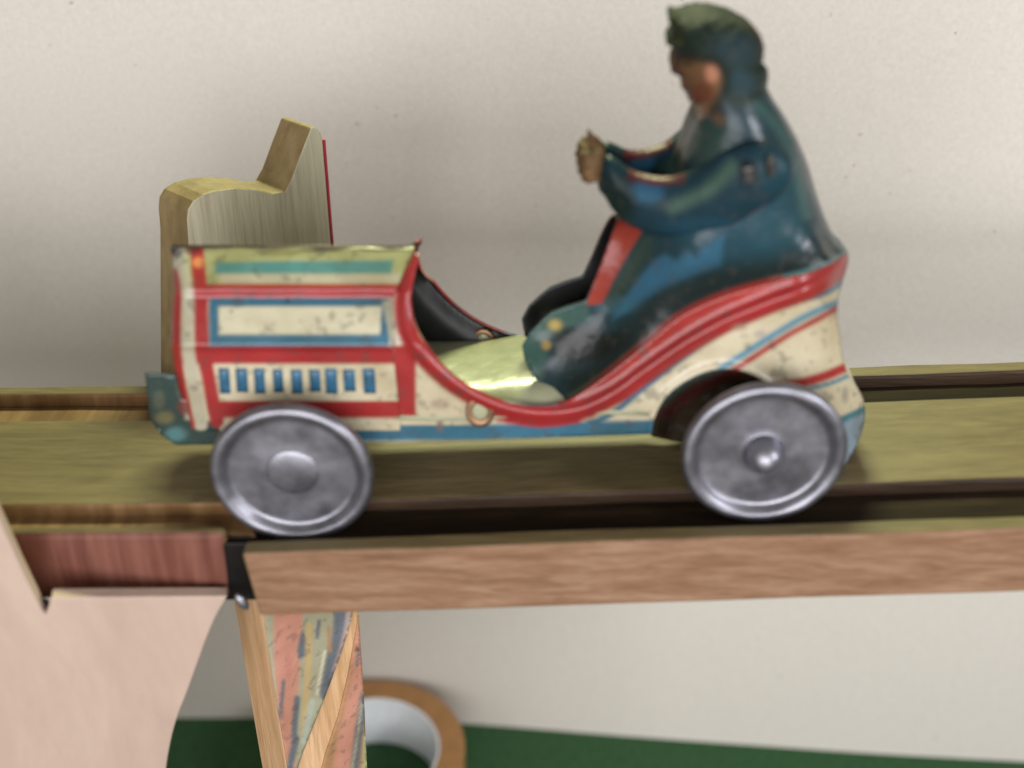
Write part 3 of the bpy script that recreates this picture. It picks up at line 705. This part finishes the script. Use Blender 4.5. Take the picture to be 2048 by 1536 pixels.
# cap and face
dp.poly([(1325, 15), (1540, 15), (1545, 130), (1535, 185), (1490, 215), (1440, 200), (1450, 130), (1400, 112), (1330, 105)], (36, 46, 41), 10)
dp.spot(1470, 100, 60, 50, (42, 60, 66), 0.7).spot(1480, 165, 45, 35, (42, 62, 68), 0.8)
dp.spot(1378, 52, 20, 12, (54, 64, 54), 0.6).spot(1450, 72, 26, 14, (52, 68, 66), 0.6).spot(1404, 82, 26, 9, (34, 42, 36), 0.8).spot(1445, 48, 14, 10, (44, 50, 46), 0.7).spot(1352, 84, 16, 10, (88, 92, 56), 0.8)
dp.line([(1490, 45), (1515, 65), (1526, 100)], 16, (54, 46, 40), 12, 0.8).line([(1340, 34), (1362, 62), (1352, 84)], 22, (50, 56, 36), 14, 0.8).line([(1400, 30), (1460, 36), (1490, 46)], 8, (56, 60, 54), 8, 0.7)
dp.poly([(1335, 104), (1400, 112), (1440, 124), (1450, 160), (1440, 200), (1410, 232), (1330, 232)], (104, 76, 52), 8)
dp.spot(1404, 186, 34, 30, (92, 50, 36), 0.8).spot(1424, 146, 20, 26, (164, 112, 90), 0.8).spot(1355, 140, 20, 30, (74, 54, 40), 0.8).spot(1372, 185, 16, 24, (76, 52, 38), 0.8)  # front of the face painted darker as shade, upper cheek paler as lit
dp.line([(1345, 108), (1400, 116), (1436, 124), (1452, 150), (1448, 185), (1430, 218)], 20, (34, 40, 36), 14, 0.95)
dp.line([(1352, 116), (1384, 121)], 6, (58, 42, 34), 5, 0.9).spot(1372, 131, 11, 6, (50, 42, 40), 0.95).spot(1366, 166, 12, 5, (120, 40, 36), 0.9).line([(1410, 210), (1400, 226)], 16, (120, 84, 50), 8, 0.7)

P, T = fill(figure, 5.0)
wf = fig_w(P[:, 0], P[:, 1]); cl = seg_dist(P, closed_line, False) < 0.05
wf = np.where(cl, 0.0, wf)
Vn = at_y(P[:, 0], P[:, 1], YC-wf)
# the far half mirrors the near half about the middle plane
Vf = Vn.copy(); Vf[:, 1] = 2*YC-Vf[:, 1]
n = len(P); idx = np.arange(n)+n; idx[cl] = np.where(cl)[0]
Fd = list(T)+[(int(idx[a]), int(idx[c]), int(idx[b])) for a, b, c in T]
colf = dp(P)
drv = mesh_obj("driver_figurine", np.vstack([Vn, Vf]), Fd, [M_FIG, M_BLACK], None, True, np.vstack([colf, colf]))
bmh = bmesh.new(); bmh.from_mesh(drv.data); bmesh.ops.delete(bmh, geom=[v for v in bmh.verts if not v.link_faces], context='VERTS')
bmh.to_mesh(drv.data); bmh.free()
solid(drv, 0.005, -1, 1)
tag(drv, "tin driver in a blue green hooded coat seated at the back of the toy car", "driver figure")

# arms: each a pressed sleeve that runs from the shoulder to hands held together in front
sleeve = curve([(1203, 322), (1216, 310), (1235, 318), (1262, 338), (1300, 350), (1345, 353), (1395, 334), (1440, 304), (1490, 284), (1535, 281), (1572, 302), (1588, 334), (1578, 368), (1548, 400), (1500, 430), (1440, 458), (1375, 474), (1312, 470), (1255, 448), (1225, 420), (1210, 395), (1197, 378), (1196, 350)], 4, True)
def arm_c(x): return np.interp(x, [1160, 1230, 1400, 1500, 1600], [0.232, 0.215, 0.140, 0.105, 0.105])
ap = Print((26, 50, 60)).spot(1290, 370, 45, 28, (38, 82, 108), 0.9).spot(1225, 390, 60, 80, (22, 36, 33), 0.9).spot(1540, 330, 60, 50, (24, 56, 64), 0.8).spot(1400, 440, 120, 30, (30, 64, 80), 0.7)
ap.line([(1262, 343), (1310, 354), (1360, 350)], 16, (84, 26, 32), 8, 0.95).line([(1340, 400), (1410, 366), (1460, 320)], 18, (80, 104, 84), 22, 0.7).line([(1570, 300), (1588, 334), (1578, 368), (1548, 400), (1500, 430)], 9, (24, 36, 40), 6, 0.9)
ap.line([(1500, 425), (1530, 408)], 12, (116, 104, 116), 8, 0.7)
def closed_blob(name, outline, cfun, R, W, res, pr_, mats, parent, mirror):
    P, T = fill(outline, res); d = seg_dist(P, outline, True); t = np.clip(d/R, 0, 1)
    w_ = W*np.sqrt(np.clip(1-(1-t)**2, 0, 1)); b = d < 0.05; w_[b] = 0
    c = cfun(P[:, 0]); A = at_y(P[:, 0], P[:, 1], c)
    V1 = A.copy(); V1[:, 1] -= w_; V2 = A.copy(); V2[:, 1] += w_
    n = len(P); idx = np.arange(n)+n; idx[b] = np.where(b)[0]
    Fc = list(T)+[(int(idx[a]), int(idx[c_]), int(idx[b_])) for a, b_, c_ in T]
    V = np.vstack([V1, V2]); colr = np.tile(pr_(P), (2, 1))
    if mirror: V[:, 1] = 2*YC-V[:, 1]; Fc = [f[::-1] for f in Fc]
    o = mesh_obj(name, V, Fc, mats, parent, True, colr)
    bmh = bmesh.new(); bmh.from_mesh(o.data); bmesh.ops.delete(bmh, geom=[v for v in bmh.verts if not v.link_faces], context='VERTS'); bmh.to_mesh(o.data); bmh.free()
    return o
def capsule(bm, a, b, r1, r2):
    a = Vector(a); b = Vector(b); k = 6
    for i in range(k+1):
        t = i/k; bmesh.ops.create_icosphere(bm, subdivisions=2, radius=r1+(r2-r1)*t, matrix=Matrix.Translation(a.lerp(b, t)))
def hand(parent, mirror):
    bm = bmesh.new()
    yo_ = 0.230
    def p(x, y, dy=0.0):
        q = at_y(x, y, yo_); q[1] += dy
        if mirror: q[1] = 2*YC-q[1]
        return q
    bmesh.ops.create_icosphere(bm, subdivisions=3, radius=1, matrix=Matrix.Translation(p(1193, 325)) @ Matrix.Diagonal((0.021, 0.022, 0.031, 1)))
    for i, (y, ln, r) in enumerate(((303, 30, 0.0088), (319, 33, 0.0092), (335, 31, 0.0088), (350, 25, 0.0078))):
        a = p(1195, y, -0.018); b = p(1195-ln*0.75, y+3, -0.022); c_ = p(1195-ln*1.08, y+7, 0.0); e_ = p(1195-ln*0.75, y+9, 0.020); g = p(1195-ln*0.35, y+7, 0.018)
        capsule(bm, a, b, r, r); capsule(bm, b, c_, r, r*0.95); capsule(bm, c_, e_, r*0.95, r*0.9); capsule(bm, e_, g, r*0.9, r*0.8)
    capsule(bm, p(1199, 305, 0.004), p(1186, 294, 0.0), 0.011, 0.009); capsule(bm, p(1186, 294, 0), p(1179, 280, -0.002), 0.008, 0.0045)
    o = bm_obj("hand", bm, M_SKIN, parent, True)
    m = o.modifiers.new("join", 'REMESH'); m.mode = 'VOXEL'; m.voxel_size = 0.0034; m.use_smooth_shade = True
    s = o.modifiers.new("soft", 'SMOOTH'); s.iterations = 5; s.factor = 0.5
    return o
for mir in (False, True):
    arm = closed_blob("arm", sleeve, arm_c, 60, 0.042, 5, ap, [M_ARM], drv, mir)
    hand(arm, mir)
    for (tx, ty, rx, rz, ang) in ((1497, 346, 0.020, 0.038, -10), (1541, 332, 0.013, 0.040, -8)):
        q = at_y(tx, ty, 0.062)
        if mir: q[1] = 2*YC-q[1]
        bmh = bmesh.new(); bmesh.ops.create_cube(bmh, size=1, matrix=Matrix.Translation(q) @ Matrix.Rotation(math.radians(ang), 4, 'Y') @ Matrix.Diagonal((rx*1.3, 0.026, rz, 1)))
        o = bm_obj("fastening_tab", bmh, plain("dark_tab_tin", (0.03, 0.028, 0.026), 0.3, 30, 0.4), arm); bevel(o, 0.008, 3)
